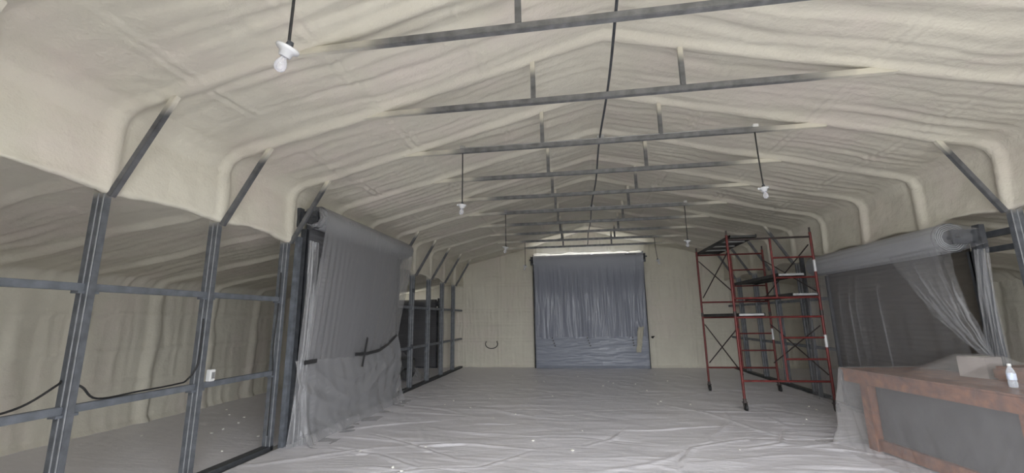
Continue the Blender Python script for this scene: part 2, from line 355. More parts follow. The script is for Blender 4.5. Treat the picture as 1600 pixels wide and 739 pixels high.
# back wall with the two door openings
BDW, BDH = 1.88, 3.965
LD0, LD1, LDH = -7.75, -5.60, 2.42
def make_back():
    x = np.linspace(-8.3, 8.3, 553); z = np.linspace(-0.03, 5.0, 168)
    # snap lines onto the openings
    for e in (-BDW, BDW, LD0, LD1): x[np.argmin(abs(x - e))] = e
    for e in (BDH, LDH): z[np.argmin(abs(z - e))] = e
    X, Z = np.meshgrid(x, z, indexing='ij')
    st = streaks(Z * 1.6, X * 1.25, 80)
    # patches of cross-hatched passes between the foamed-over girts and studs
    cellx = np.floor((X + 3.2) / 1.32); cellz = np.floor(Z / 0.98)
    st2 = streaks(X * 1.6, Z * 1.25, 84); sel = ((cellx * 3 + cellz * 5) % 4) < 1
    out = np.where(sel, 0.5 * st + 0.5 * st2, st) * 0.9
    for xc in np.arange(-8.48, 8.5, 1.32): out += 0.022 * np.exp(-((np.abs(X - xc + 0.02 * pn(Z * 1.5, X * 0, 86)) - 0.05) / 0.03) ** 2)
    for zc in (0.98, 1.55, 2.02, 2.95): out += 0.020 * np.exp(-((np.abs(Z - zc + 0.02 * pn(X * 1.5, Z * 0, 87)) - 0.045) / 0.028) ** 2)
    out += 0.02 * pn(X * 0.9, Z * 0.9, 88)
    edge = np.minimum(np.where(Z < BDH, np.abs(np.abs(X) - BDW), 9), np.where(np.abs(X) < BDW, np.abs(Z - BDH), 9))
    out = out * ss(0, 0.15, edge) - 0.05 * (1 - ss(0, 0.10, edge)) + 0.05 * (1 - ss(0, 0.1, Z))
    xm = (x[:-1] + x[1:]) / 2; zm = (z[:-1] + z[1:]) / 2; XM, ZM = np.meshgrid(xm, zm, indexing='ij')
    hole = ((np.abs(XM) < BDW) & (ZM < BDH)) | ((XM > LD0) & (XM < LD1) & (ZM < LDH))
    o = link('wall_back', grid_mesh('wall_back', np.stack([X, YB - out, Z], -1), 'foam', ~hole, flip=True))
    struct(o, 'cream spray foamed end wall around the large roll-up door', 'wall')
    m = MB()       # reveals of the openings, foam edge on the frame
    y0, y1 = YB - 0.03, 15.62
    m.box((-BDW - 0.12, y0 + .05, -.03), (-BDW, y1, BDH)); m.box((BDW, y0 + .05, -.03), (BDW + 0.12, y1, BDH))
    m.box((LD0 - 0.1, y0 + .03, -.03), (LD0, y1, LDH)); m.box((LD1, y0 + .03, -.03), (LD1 + .1, y1, LDH)); m.box((LD0 - .1, y0 + .03, LDH), (LD1 + .1, y1, LDH + .12))
    r_ = m.build('opening_edge', 'foam', o)
    # lumpy underside above the main door
    xs = np.linspace(-BDW - .1, BDW + .1, 130); t = np.linspace(0, 1, 12); XS, T = np.meshgrid(xs, t, indexing='ij')
    ZZ = BDH + 0.01 + 0.045 * pn(XS * 3, T * 2, 90) + 0.02 * pn(XS * 9, T * 4, 91) + 0.05 * (1 - ss(0, .25, T)); YY = YB - 0.02 + T * 0.24
    u_ = link('opening_edge', grid_mesh('opening_edge', np.stack([XS, YY, ZZ], -1), 'foam'), o)
make_back()

# front wall with the open doorway the daylight comes through (behind the camera)
def make_front():
    m = MB(); y0, y1 = YF - 0.15, YF
    def poly(p):
        n = len(p); m.add([(x, y0, z) for x, z in p] + [(x, y1, z) for x, z in p],
                          [tuple(range(n)), tuple(range(n, 2 * n))[::-1]] + [(i, n + i, n + (i + 1) % n, (i + 1) % n) for i in range(n)])
    for s in (-1, 1):
        poly([(s * 8.3, -.3), (DX + s * DW, -.3), (DX + s * DW, 5.0), (s * 4.75, 3.95), (s * 4.75, 3.15), (s * 8.3, 2.75)])
    poly([(DX - DW, DH), (DX + DW, DH), (DX + DW, 4.6), (0, 5.1), (DX - DW, 5.0)])
    struct(m.build('wall_front', 'foam'), 'foamed front wall with the open doorway the daylight enters by', 'wall')
make_front()

# ------------------------------------------------------------------ plastic sheeting on the floor
def fold(H, X, Y, path, h, w):
    path = np.array(path); x0, x1 = path[:, 0].min() - .2, path[:, 0].max() + .2; y0, y1 = path[:, 1].min() - .2, path[:, 1].max() + .2
    ii = np.where((X[:, 0] > x0) & (X[:, 0] < x1))[0]; jj = np.where((Y[0] > y0) & (Y[0] < y1))[0]
    if len(ii) < 2 or len(jj) < 2: return
    sl = (slice(ii[0], ii[-1] + 1), slice(jj[0], jj[-1] + 1)); px, py = X[sl], Y[sl]; best = np.full(px.shape, 9.0); hh = np.zeros(px.shape)
    n = len(path) - 1
    for k in range(n):
        a, b = path[k], path[k + 1]; d = b - a; t = np.clip(((px - a[0]) * d[0] + (py - a[1]) * d[1]) / (d @ d), 0, 1)
        q = np.hypot(px - a[0] - t * d[0], py - a[1] - t * d[1]); c = q < best; best = np.where(c, q, best); hh = np.where(c, np.sin(np.pi * np.clip((k + t) / n, 0.02, .98)), hh)
    q = h * hh ** 0.6 * np.exp(-(best / w) ** 2); H[sl] = np.where(np.abs(q) > np.abs(H[sl]), q, H[sl])
def make_floor_film():
    x = np.linspace(-4.50, 4.50, 300)
    y = np.concatenate([np.arange(YF - .1, 2.5, 0.05), np.arange(2.5, 8, 0.022), np.arange(8, 15.36, 0.036)])
    X, Y = np.meshgrid(x, y, indexing='ij')
    H = np.zeros(X.shape)
    w = Y + 0.25 * pn(X * .5, Y * .5, 101)
    H += 0.014 * np.abs(pn(X * 0.5, w * 1.6, 102)) + 0.010 * np.clip(pn(X * 1.2 + Y, Y * .9, 107), 0, 1) + 0.005 * np.abs(pn(X * 1.1, w * 6, 103)) + 0.003 * pn(X * 3, Y * 4, 104) + 0.016
    wx = X + 0.3 * pn(X * .6, Y * .6, 105); H += 0.006 * np.clip(pn(wx * 2.2 + w, w * .6, 106), 0, 1)
    F = np.zeros(X.shape); R_ = random.Random(5)
    big = [[(-3.2, 4.6), (-2.3, 5.0), (-1.6, 5.15), (-1.0, 5.9)], [(0.55, 4.5), (0.65, 5.0), (0.72, 5.6), (1.0, 6.2), (1.7, 6.6), (2.4, 6.9)],
           [(0.9, 4.1), (1.3, 4.5), (2.1, 4.75), (3.0, 4.85), (3.9, 4.9)], [(1.2, 3.9), (2.0, 4.25), (3.0, 4.4), (3.8, 4.45)], [(-0.9, 4.4), (-.2, 4.5), (.4, 4.5), (.6, 4.9)],
           [(-.4, 6.1), (0, 6.5), (.3, 7.2)], [(-3.6, 6.4), (-2.8, 6.0), (-1.9, 5.4)], [(-3.9, 5.7), (-3.0, 5.5), (-2.2, 5.0)], [(1.6, 6.2), (2.2, 6.5), (2.6, 7.3)]]
    for p in big: fold(F, X, Y, p, 0.011, 0.03); fold(F, X, Y, [(a - .03, b + .07) for a, b in p], -0.012, 0.018)
    for k in range(150):
        cx, cy = R_.uniform(-4.3, 4.3), R_.uniform(2.6, 14.8); L = R_.uniform(.5, 2.2) * (0.7 + cy / 12); a = R_.gauss(0, .28) if R_.random() < .75 else R_.uniform(-1.4, 1.4)
        n = 6; p = []; ph = R_.uniform(0, 6)
        for i in range(n):
            t = (i / (n - 1) - .5) * L; wv = .10 * math.sin(ph + t * 2.6); p.append((cx + t * math.cos(a) - wv * math.sin(a), cy + t * math.sin(a) + wv * math.cos(a)))
        fold(F, X, Y, p, R_.uniform(.004, .015) * (-.7 if k % 2 else 1), R_.uniform(.018, .04) * (1 + cy / 20))
    o = link('floor_sheeting', grid_mesh('floor_sheeting', np.stack([X, Y, H + F], -1), 'film_floor'))
    tag(o, 'wrinkled milky plastic sheeting spread over the middle floor', 'plastic sheet')
    for s in (-1, 1):
        x = np.linspace(4.66, XW - 0.02, 90); y = np.arange(YF, 15.36, 0.05); X, Y = np.meshgrid(x, y, indexing='ij'); w = Y + 0.25 * pn(X * .5, Y * .5, 111)
        H = 0.004 + 0.010 * np.abs(pn(X * .6, w * 2, 112 + s)) + 0.008 * np.abs(pn(X * 2, Y * 2, 113 + s))
        o = link('floor_sheeting', grid_mesh('floor_sheeting', np.stack([s * X, Y, H], -1), 'film_floor', flip=s < 0))
        tag(o, 'plastic sheeting on the dim aisle floor behind the %s' % ('bare steel posts and girts' if s < 0 else 'red scaffold'), 'plastic sheet')
make_floor_film()

# ------------------------------------------------------------------ steel frame
SIDE = {-1: 'bare-girt', 1: 'scaffold'}
def post_mesh():
    m = MB()
    for k in (0, 1): m.box((-0.064 * (k + 1), -0.032, 0), (-0.064 * k, 0.032, 2.96), 0.006)
    return m.mesh('steel_post', 'post')
PM = {-1: post_mesh()}
LIP = MB().box((-.0045, -.003, 0), (.0045, .003, 2.86)).mesh('edge_lip', 'zinc')
mm = PM[-1].copy(); mm.transform(Matrix.Scale(-1, 4, (1, 0, 0))); mm.flip_normals(); PM[1] = mm
def beside(i): return 10 - i
LEFT_POSTS = [-2, -1, 0, 1, 2, 5, 6, 7, 8, 9]; RIGHT_POSTS = [-2, -1, 0, 1, 2, 5, 6, 7, 8, 9]
wallname = {-1: 'aisle wall line facing the scaffold', 1: 'wall line beside the scaffold'}
for s, lst in ((-1, LEFT_POSTS), (1, RIGHT_POSTS)):
    for i in lst:
        o = link('steel_post', PM[s], None, (s * XP, FY(i), 0))
        tag(o, 'galvanized double-tube steel post, %s frame from the back wall, %s' % (ordn(10 - i), wallname[s]), 'steel post', 'steel posts along the aisles')
        for xl in (-.006, -.064): link('edge_lip', LIP, o, (-s * xl, -.0335, 0))
def brace_mesh():
    m = MB(); m.box((-0.028, -0.026, 0), (0.028, 0.026, 1.08), 0.005); return m.mesh('knee_brace', 'brace')
BM = brace_mesh()
for s, lst in ((-1, LEFT_POSTS), (1, [-2, -1, 0, 1, 2, 6, 7, 8, 9])):
    for i in lst:
        p = Vector((s * 4.545, FY(i), 2.84)); q = Vector((s * 3.99, FY(i), 3.80)); d = q - p
        o = link('knee_brace', BM, None, p); o.rotation_euler = (0, math.atan2(d.x, d.z), 0)
        tag(o, 'diagonal steel knee brace, %s frame from the back wall, %s' % (ordn(10 - i), 'side opposite the scaffold' if s < 0 else 'scaffold side'), 'knee brace', 'knee braces under the eaves')
# collar ties with their two struts
tm = MB().box((-2.82, -0.03, -0.032), (2.82, 0.03, 0.032), 0.006).mesh('collar_tie_bar', 'tie')
stm = MB().box((-0.026, -0.024, 0.03), (0.026, 0.024, 0.56), 0.005).mesh('strut', 'strut')
ties = {}
for i in range(-2, 10):
    t = empty('collar_tie', (0, FY(i), TIE)); ties[i] = t
    tag(t, 'level steel collar tie with two short struts, %s frame from the back wall' % ordn(10 - i), 'roof tie', 'collar ties across the hall')
    link('tie_bar', tm, t)
    for sx in (-0.8, 0.8): link('strut', stm, t, (sx, 0, 0))
m = MB(); ys = np.linspace(FY(-2), FY(9), 60)
m.tube([(0.012 * math.sin(y * 1.9), y, TIE + 0.046) for y in ys], 0.013, 8)
tag(m.build('conduit', 'dark_steel'), 'dark straight conduit running down the middle over all collar ties', 'conduit')
for i in (2, 5):
    m = MB().tube([(-1.95, FY(i) - .012, TIE + .041), (1.98, FY(i) - .012, TIE + .041)], 0.009, 6)
    c = m.build('conduit', 'alu'); tag(c, 'thin pale conduit lying along the %s collar tie from the back wall' % ordn(10 - i), 'conduit')
    for x in (-1.95, 1.98): MB().box((x - .035, FY(i) - .035, TIE + .033), (x + .035, FY(i) + .025, TIE + .075), .006).build('junction_box', 'wplastic' if x > 0 else 'alu', c)
    MB().box((-.05, FY(i) - .04, TIE + .03), (.05, FY(i) + .03, TIE + .085), .006).build('clamp', 'alu', c)
# girts between the posts and base plates under them
def gm(L):
    return MB().box((-0.032, 0, -0.032), (0.032, L, 0.032), 0.006).mesh('girt', 'steel')
GM = gm(SP - 0.064); GE = gm(1.12)
for s in (-1, 1):
    bays = [(-2, -1), (-1, 0), (0, 1), (1, 2), (5, 6), (6, 7), (7, 8), (8, 9), (9, 10)]
    for a, b in bays:
        for z in (1.01, 2.02):
            o = link('girt', GE if a == 9 else GM, None, (s * (XP + 0.07), FY(a) + 0.032, z))
            tag(o, '%s horizontal steel girt, %s bay from the back wall, %s' % ('lower' if z < 1.5 else 'upper', ordn(10 - a), wallname[s]), 'girt', 'girts between the posts')
            for e in (0, 1):
                if a == 9 and e: continue
                y = (SP - .064) * e; y0, y1 = (y, y + .05) if e == 0 else (y - .05, y)
                MB().box((-.04, y0, -.055), (.04, y1, -.032)).build('clip', 'steel', o)
for s, y0, y1, w in ((-1, YF, 5.62, 'before the draped door'), (-1, 9.24, 15.38, 'between draped door and back wall'), (1, YF, 5.95, 'by the rusty bench'), (1, 10.1, 15.38, 'behind the scaffold')):
    o = MB().box((s * (XP - .0) - .0, y0, 0), (s * (XP + .128), y1, 0.06), 0.0) if s > 0 else MB().box((-(XP + .128), y0, 0), (-XP, y1, 0.06))
    tag(o.build('base_plate', 'plate'), 'dark steel base plate along the floor under the posts %s' % w, 'base plate')

# ------------------------------------------------------------------ pendant lamps
def lamp(x, i, zb, label, tilt=0.0, n=10, bulb=True, ztop=None, sway=0.0, rz=0.0):
    y = FY(i); t = empty('pendant_lamp', (x, y, TIE)); tag(t, label, 'lamp', 'bare bulbs hung from the collar ties')
    L = TIE - zb
    m = MB(); m.tube([(sway * (k / 6) ** 2, 0, -0.03 - (L - .10) * k / 6) for k in range(7)], 0.0085, 7); m.build('cord', 'black', t)
    cx, cz = sway, -(L - .07)
    MX = Matrix.Rotation(rz, 4, 'Z') @ Matrix.Rotation(tilt, 4, 'Y')
    def put(m_, nm, ma, par=t):
        o = m_.build(nm, ma, par); o.location = (cx, 0, cz) if par is t else (0, 0, 0)
        if par is t: o.rotation_euler = MX.to_euler()
        return o
    put(MB().lathe([(0, .035), (.016, .035), (.02, .01), (.022, -.008), (0, -.01)], 12), 'cord_grip', 'dark_steel')
    h = put(MB().lathe([(0, .004), (.058, .002), (.062, -.008), (.056, -.02), (.036, -.03), (.031, -.055), (.026, -.057), (0, -.05)], 22), 'lamp_holder', 'white')
    put(MB().box((-.075, -.012, -.018), (-.045, .012, .006), .004), 'pull_switch', 'redplastic' if n > 10 else 'wplastic', h)
    if bulb:
        put(MB().lathe([(0, -.05), (.014, -.05), (.016, -.065), (.027, -.085), (.032, -.105), (.029, -.125), (.018, -.139), (0, -.144)], 20), 'bulb', 'bulb')
    return t
lamp(-1.90, -1, 3.10, 'bare bulb in white holder with red switch, tilted on its black cord', 0.45, 12, True, sway=-.01, rz=-.2)
lamp(-1.95, 2, 3.21, 'bare bulb on straight cord, eighth collar tie from back wall, away from rusty bench', 0.1)
lamp(1.97, 2, 3.22, 'bare bulb on gently bent cord, on the eighth collar tie side nearer the rusty bench', -0.1, sway=.02)
lamp(-1.95, 5, 3.22, 'small bare bulb on the fifth collar tie from back wall, side away from scaffold', 0.2)
lamp(1.96, 5, 3.21, 'small bare bulb on the fifth collar tie from back wall, beside the red scaffold', 0.1)
lamp(-1.96, 8, 3.24, 'tiny bare bulb at the end of cord on second collar tie, away from scaffold', 0.3)
lamp(1.96, 8, 3.30, 'tiny bare bulb at the end of cord on second collar tie, towards scaffold', -0.3, sway=.05)

# ------------------------------------------------------------------ roll-up doors
def rollup(name, label, loc, rz, width, zc, r, top_gap, cur='curtain', roll='roll', bottom=0.0, group='roll-up doors', deep=0, coil=True):
    """local frame: x across the door, curtain in the plane y = 0, drum towards -y, origin at floor centre"""
    t = empty(name, loc, rz); tag(t, label, 'roll-up door', group); h = width / 2
    zt = zc + 0.02; z = np.arange(bottom, zt, 0.0125); yy = 0.0035 * np.sin(z / 0.075 * 2 * np.pi)
    P = np.stack([np.stack([np.full_like(z, x), yy, z], -1) for x in np.linspace(-h + .02, h - .02, 3)], 0)
    link('curtain', grid_mesh('curtain', P, cur), t)
    MB().box((-h + .02, -.025, bottom), (h - .02, .025, bottom + .05), .006).build('bottom_bar', 'dark_steel', t)
    yc = -r - 0.01
    m = MB(); n = 40; X = np.linspace(-h, h, 5); A = np.linspace(0, 2 * np.pi, 97); rr = r + .004 * np.sin(A * 14)
    P = np.stack([np.stack([np.full_like(A, x), yc + rr * np.cos(A), zc + rr * np.sin(A)], -1) for x in X], 0)
    d = link('door_roll', grid_mesh('door_roll', P, roll), t)
    if coil:
        for sx in (-1, 1):       # spiral of the rolled curtain seen at each end, round the axle
            m = MB(); sp = []
            for k in range(150):
                a = k / 149 * 2 * math.pi * 4.2; q = r - 0.006 - (r * .5) * k / 149 + .003 * math.sin(a * 9); sp.append((sx * (h - .012), yc + q * math.cos(a), zc + q * math.sin(a)))
            m.tube(sp, 0.007, 5); m.build('coil', 'roll' if roll == 'roll' else cur, d)
            MB().lathe([(0, 0), (r * .96, 0), (r * .96, .01), (0, .01)], 32, (sx * (h - .05), yc, zc), Matrix.Rotation(math.pi / 2, 4, 'Y')).build('end_disc', 'curtain_dark', d)
    MB().tube([(-h - .14, yc, zc), (h + .14, yc, zc)], 0.025, 10).build('axle', 'dark_steel', t)
    for sx in (-1, 1):
        m = MB(); m.box((sx * (h + .07) - .012, yc - .05, zc - .09), (sx * (h + .07) + .012, .10, zc + .09)); m.box((sx * (h + .07) - .05, .03, zc - .16), (sx * (h + .07) + .05, .09, zc + .14))
        m.build('bracket', 'dark_steel', t)
        m = MB(); m.box((sx * h - .03, -.045, 0), (sx * h + .03, -.022, zc - r)); m.box((sx * h - .03, .022, 0), (sx * h + .03, .05, zc - r)); m.box((sx * (h + .02) - .012, -.045, 0), (sx * (h + .02) + .012, .05 if deep == 0 else deep, zc - r if deep == 0 else zc + .2))
        m.build('guide_rail', 'dark_steel', t)
    return t
# left wall door: local +y points to -x world, so rz = 90 deg
LDy0, LDy1 = 5.84, 9.30
rollup('roll_up_door', 'grey roll-up door hung with plastic in the wall opposite the rusty bench', (-4.50, (LDy0 + LDy1) / 2 , 0), math.pi / 2, LDy1 - LDy0, 3.27, 0.175, 0, 'curtain')
RDy0, RDy1 = 6.05, 9.20
rollup('roll_up_door', 'grey roll-up door hung with plastic in the wall behind the rusty bench', (4.50, (RDy0 + RDy1) / 2, 0), -math.pi / 2, RDy1 - RDy0, 2.63, 0.185, 0, 'curtain_brown')
bd = rollup('roll_up_door', 'large blue-grey roll-up door in the middle of the back wall', (-0.01, 15.12, 0), 0, 3.78, 3.75, 0.135, 0, 'curtain_blue', 'roll', deep=.30)
rollup('roll_up_door', 'small dark roll-up door in the back wall of the side aisle', ((LD0 + LD1) / 2, 15.22, 0), 0, LD1 - LD0 + .2, 2.28, 0.15, 0, 'curtain_dark', 'curtain_dark', coil=False, deep=.20)
MB().box((1.28, -.285, 3.80), (1.66, -.275, 3.83)).build('label_strip', 'tape', bd)

# dark door jambs and the near jamb of the right door with its gathered film
def jamb(x, y, z, label, w=.07, ma='dark_steel'):
    tag(MB().box((x - .035, y - w / 2, 0), (x + .035, y + w / 2, z), .006).build('door_jamb', ma), label, 'door jamb')
jamb(-4.50, 5.70, 2.95, 'grey steel jamb between a post and the draped door opposite the bench', .08, 'steel')
jamb(4.46, 5.93, 2.56, 'dark steel jamb beside the plastic-covered door behind the rusty bench', .08)
jamb(4.53, 10.16, 2.95, 'thin dark steel jamb behind the scaffold')
m = MB().box((4.60, 5.62, 2.60), (4.67, 9.30, 2.67)).box((4.60, 5.62, 2.42), (4.67, 6.0, 2.48))
tag(m.build('door_header', 'dark_steel'), 'dark steel header tube above the door behind the rusty bench', 'steel header')

# ------------------------------------------------------------------ hanging films
def film(name, fn, nu, nv, m, label, group=None):
    U, V = np.meshgrid(np.linspace(0, 1, nu), np.linspace(0, 1, nv), indexing='ij')
    o = link(name, grid_mesh(name, np.stack(fn(U, V), -1), m)); tag(o, label, 'plastic sheet', group); return o
def over_drum(V, vd, yc, zc, r, a0=2.0, a1=3.14):
    """offset from wall and height while the film lies on the roll (V<vd)"""
    a = a0 + (a1 - a0) * np.clip(V / vd, 0, 1); return r * np.cos(a), zc + r * np.sin(a)
def left_upper(U, V):       # U: near to far, V: down
    rr = 0.186; vd = 0.14; cxd = -4.50 + .185
    dx, zz = over_drum(V, vd, 0, 3.27, rr, 1.75, 3.14)
    X0 = cxd - dx
    T = np.clip((V - vd) / (1 - vd), 0, 1)
    zb = 1.10 + 0.20 * ss(.45, 1, U) - 0.06 * np.sin(U * np.pi) ; Z = np.where(V < vd, zz, 3.27 + (zb - 3.27) * T)
    Xb = -4.40 + 0.05 * np.sin(U * np.pi)
    X = X0 + (Xb - X0) * T
    Y = 5.82 + U * 3.50
    Y = Y + T * (0.10 * (1 - U) ** 3) - 0.12 * ss(.2, 1, T) * ss(.8, 1, U)
    g = np.exp(-U / 0.07); fo = 0.030 * pn(U * 46, V * .9, 201) * (0.02 + g) + 0.010 * pn(U * 9 + V * 1.5, V * .7, 202) + 0.006 * np.abs(pn((U + V * .3) * 16, V * .6, 203))
    fo += 0.03 * g * np.sin(U * 150)
    return X + fo * ss(.05, .45, T) - .004, Y + fo * .5 * g, Z
film('door_sheeting', left_upper, 260, 90, 'film_left', 'upper plastic sheet hanging from the roll of the door opposite the bench', 'plastic over the doors')
def left_lower(U, V):
    zt = 1.16 + 0.20 * ss(.45, 1, U) - .06 * np.sin(U * np.pi)
    Y = 5.66 + U * 3.55
    Z = zt * (1 - ss(0, .86, V) * .0 - np.clip(V / .86, 0, 1)); Z = np.maximum(Z, 0.02)
    belly = 0.10 * np.sin(np.clip(V / .86, 0, 1) * np.pi * .8) + 0.20 * ss(.6, 1, V)
    X = -4.38 + belly + np.clip(V - .86, 0, 1) * 1.4 + .02 * np.sin(U * 4)
    # swags pulled up at the tape points
    sw = np.abs(pn(U * 2.5, V * 5 + np.sin(U * np.pi) * -2.2, 211)); X += 0.05 * (.4 - sw) * ss(.05, .3, V) + .02 * pn(U * 14, V * 3, 212)
    g = np.exp(-U / .05); X += .035 * g * np.sin(U * 120 + V * 3) + 0.16 * g * ss(.5, 1, V); Z += 0.02 * np.clip(pn(U * 9, V * 5, 213), 0, 1) * ss(.8, .9, V)
    return X, Y, Z
film('door_sheeting', left_lower, 220, 80, 'film_left_low', 'lower plastic sheet sagging from tape to the floor opposite the bench', 'plastic over the doors')
# gathered strip of film beside the near jamb of the left door
def left_strip(U, V):
    Y = 5.74 + U * .26 - .14 * ss(.5, 1, V) ; X = -4.40 + .02 * np.sin(U * 24 + V * 3) + .03 * pn(U * 7, V * 3, 221) + .14 * ss(.75, 1, V) * U
    return X + .04, Y + .02 * np.sin(V * 9), 2.9 - 2.88 * V
film('door_sheeting', left_strip, 40, 60, 'film_left', 'narrow gathered strip of clear plastic beside the jamb opposite the bench', 'plastic over the doors')

def right_main(U, V):       # U: far to near
    vd = .12; rr = .196; dx, zz = over_drum(V, vd, 0, 2.63, rr, 1.75, 3.14); X0 = 4.50 - .195 + dx
    T = np.clip((V - vd) / (1 - vd), 0, 1)
    Yt = 9.18 - U * 3.10; Yb = 10.12 - U * (10.12 - 6.0)
    Z = np.where(V < vd, zz, 2.63 + (.02 - 2.63) * T); Y = Yt + (Yb - Yt) * T; Xb = 4.36
    X = X0 + (Xb - X0) * T
    fo = .03 * pn(U * 16, V * .5, 231) + .014 * np.abs(pn(U * 45, V * .6, 232))
    for uc, w in ((.16, .006), (.33, .012), (.42, .008), (.47, .010), (.62, .007), (.05, .006)): fo += .05 * np.exp(-((U - uc - .03 * T) / w) ** 2)
    return X - np.abs(fo) * ss(.03, .35, T), Y, Z
film('door_sheeting', right_main, 300, 70, 'film_right', 'clear plastic sheet falling in folds from the roll behind the rusty bench', 'plastic over the doors')
def right_fan(U, V):        # pleats drawn diagonally from the roll to the jamb
    Y = (6.95 - 1.08 * U) * (1 - V) + (5.93 - .12 * U) * V + .06 * np.sin(V * np.pi) * (U - .5); Z = 2.50 - 1.36 * V - .10 * np.sin(V * np.pi) * (1 - U)
    X = 4.11 + .20 * V - .05 * np.sin(V * np.pi) + (.035 * np.abs(pn(U * 13, V * .7, 243)) + .022 * np.sin(U * 60 + 2 * pn(U * 4, V * 2, 244)) * np.sin(V * np.pi) + .02 * pn(U * 9, V * 7, 245))
    return X, Y, Z
film('door_sheeting', right_fan, 150, 60, 'film_fan', 'fan of shiny plastic pleats drawn to the jamb behind the bench', 'plastic over the doors')
def right_tail(U, V):       # bunched film below and beside the gather
    Y = 5.74 + .34 * (U - .5) * (0.45 + 1.2 * V ** 2) + .12 * V; Z = 2.45 - 2.0 * V - .1 * np.abs(pn(U * 5, V * 3, 241)); X = 4.40 - .03 - .07 * np.abs(pn(U * 8, V * 2, 242)) - .04 * np.sin(V * np.pi)
    return X, Y, Z
film('door_sheeting', right_tail, 60, 60, 'film_fan', 'crumpled bunch of clear plastic gathered on the jamb behind the bench', 'plastic over the doors')
def end_wrap(U, V):         # film over the near end of the right roll, drawn to the bracket
    a = U * 2 * np.pi; r = .20 * (1 - V * .55) * (1 + .08 * pn(U * 14, V * 3, 251) * ss(0, .3, V)); return 4.305 + r * np.cos(a), 6.10 - .42 * V + .03 * np.cos(a * 3) * V, 2.63 + r * np.sin(a) - .05 * V
film('roll_end_wrap', end_wrap, 90, 24, 'film_right', 'plastic wrapped over the coiled end of the roll behind the bench', 'plastic over the doors')
def end_wrap_l(U, V):
    a = U * 2 * np.pi; r = .18 * (1 - V * .25) * (1 + .16 * pn(U * 10, V * 4, 252)); return -4.315 + r * np.cos(a), 5.86 - .16 * V, 3.27 + r * np.sin(a)
film('roll_end_wrap', end_wrap_l, 80, 12, 'film_left', 'crumpled plastic around the coiled end of the roll opposite the bench', 'plastic over the doors')

def back_main(U, V):
    vd = .10; rr = .142; dx, zz = over_drum(V, vd, 0, 3.75, rr, 1.7, 3.14); Y0 = 15.12 - .145 + dx
    T = np.clip((V - vd) / (1 - vd), 0, 1); Z = np.where(V < vd, zz, 3.75 + (1.0 - 3.75) * T); X = -1.88 + U * 3.76
    fo = .03 * pn(U * 26 + .8 * pn(U * 3, V * 2, 263), V * 1.1, 261) + .018 * np.abs(pn(U * 50, V * 1.6, 262))
    for uc in (.153, .475, .87): fo += .03 * np.exp(-((U - uc) / .05) ** 2) * ss(.5, 1, T) * np.sin((U - uc) * 120)
    Y = Y0 + (15.05 - Y0) * ss(0, .5, T) - fo * ss(.02, .4, T) - .01
    return X + .01 * fo, Y, Z + .03 * T * pn(U * 6, V * 0, 264)
film('door_sheeting', back_main, 280, 90, 'film_back', 'upper pleated plastic sheet over the large door in the back wall', 'plastic over the doors')
def back_low(U, V):
    Z = 1.06 - 1.03 * V; X = -1.88 + U * 3.76; fo = .03 * pn(U * 2.5 + 3 * V, V * 9 + .6 * np.sin(U * 3), 271) * np.sin(U * np.pi) + .012 * np.abs(pn(U * 6, V * 18, 272)); return X, 15.035 - np.abs(fo) - .05 * ss(.9, 1, V), Z
film('door_sheeting', back_low, 160, 60, 'film_back_low', 'lower taut plastic sheet across the foot of the back wall door', 'plastic over the doors')
for x in (-1.31, -0.12, 1.37):
    t = empty('tape_tab', (x, 15.0, .9)); tag(t, {-1.31: 'dark knotted tape tab on back door plastic, farthest from the tan scrap', -0.12: 'dark tape tab at the middle of the back door plastic', 1.37: 'dark tape tab on back door plastic beside the tan scrap'}[x], 'tape', 'tape tabs on the back door')
    for k in range(4): MB().box((-.022 + .03 * k * (1 if x < 0 else .3), -.02, .10 - .085 * k), (.022 + .03 * k * (1 if x < 0 else .3), .0, .15 - .085 * k), .006).build('knot', 'tape', t)
def scrap(U, V): return 1.46 + U * (.20 - .05 * V) + .10 * (1 - V) + .02 * pn(U * 3, V * 3, 281), 14.99 + .03 * pn(U * 4, V * 4, 282), .55 + .85 * (1 - V) * (1 - .25 * np.abs(pn(U * 5, V * 2, 283)))
tag(link('paper_scrap', grid_mesh('paper_scrap', np.stack(scrap(*np.meshgrid(np.linspace(0, 1, 14), np.linspace(0, 1, 24), indexing='ij')), -1), 'tan')), 'tan torn scrap taped near the edge of the back wall door', 'paper scrap')
# tape on the left door film
def tape_strip(pts, w, label):
    m = MB()
    for a, b in zip(pts[:-1], pts[1:]): m.bar(a, b, .012, w)
    tag(m.build('tape_strip', 'tape'), label, 'tape')
tape_strip([(-4.27, 7.14, 1.13), (-4.27, 7.55, 1.11), (-4.29, 8.1, 1.13), (-4.34, 8.6, 1.22), (-4.39, 9.12, 1.38)], .055, 'long dark tape strip curving up along the plastic opposite the bench')
tape_strip([(-4.24, 7.50, 1.40), (-4.24, 7.34, .90)], .05, 'short upright dark tape strip crossing the long one')
tape_strip([(-4.26, 5.70, 1.13), (-4.26, 6.00, 1.13)], .06, 'short dark tape strip beside the jamb opposite the bench')

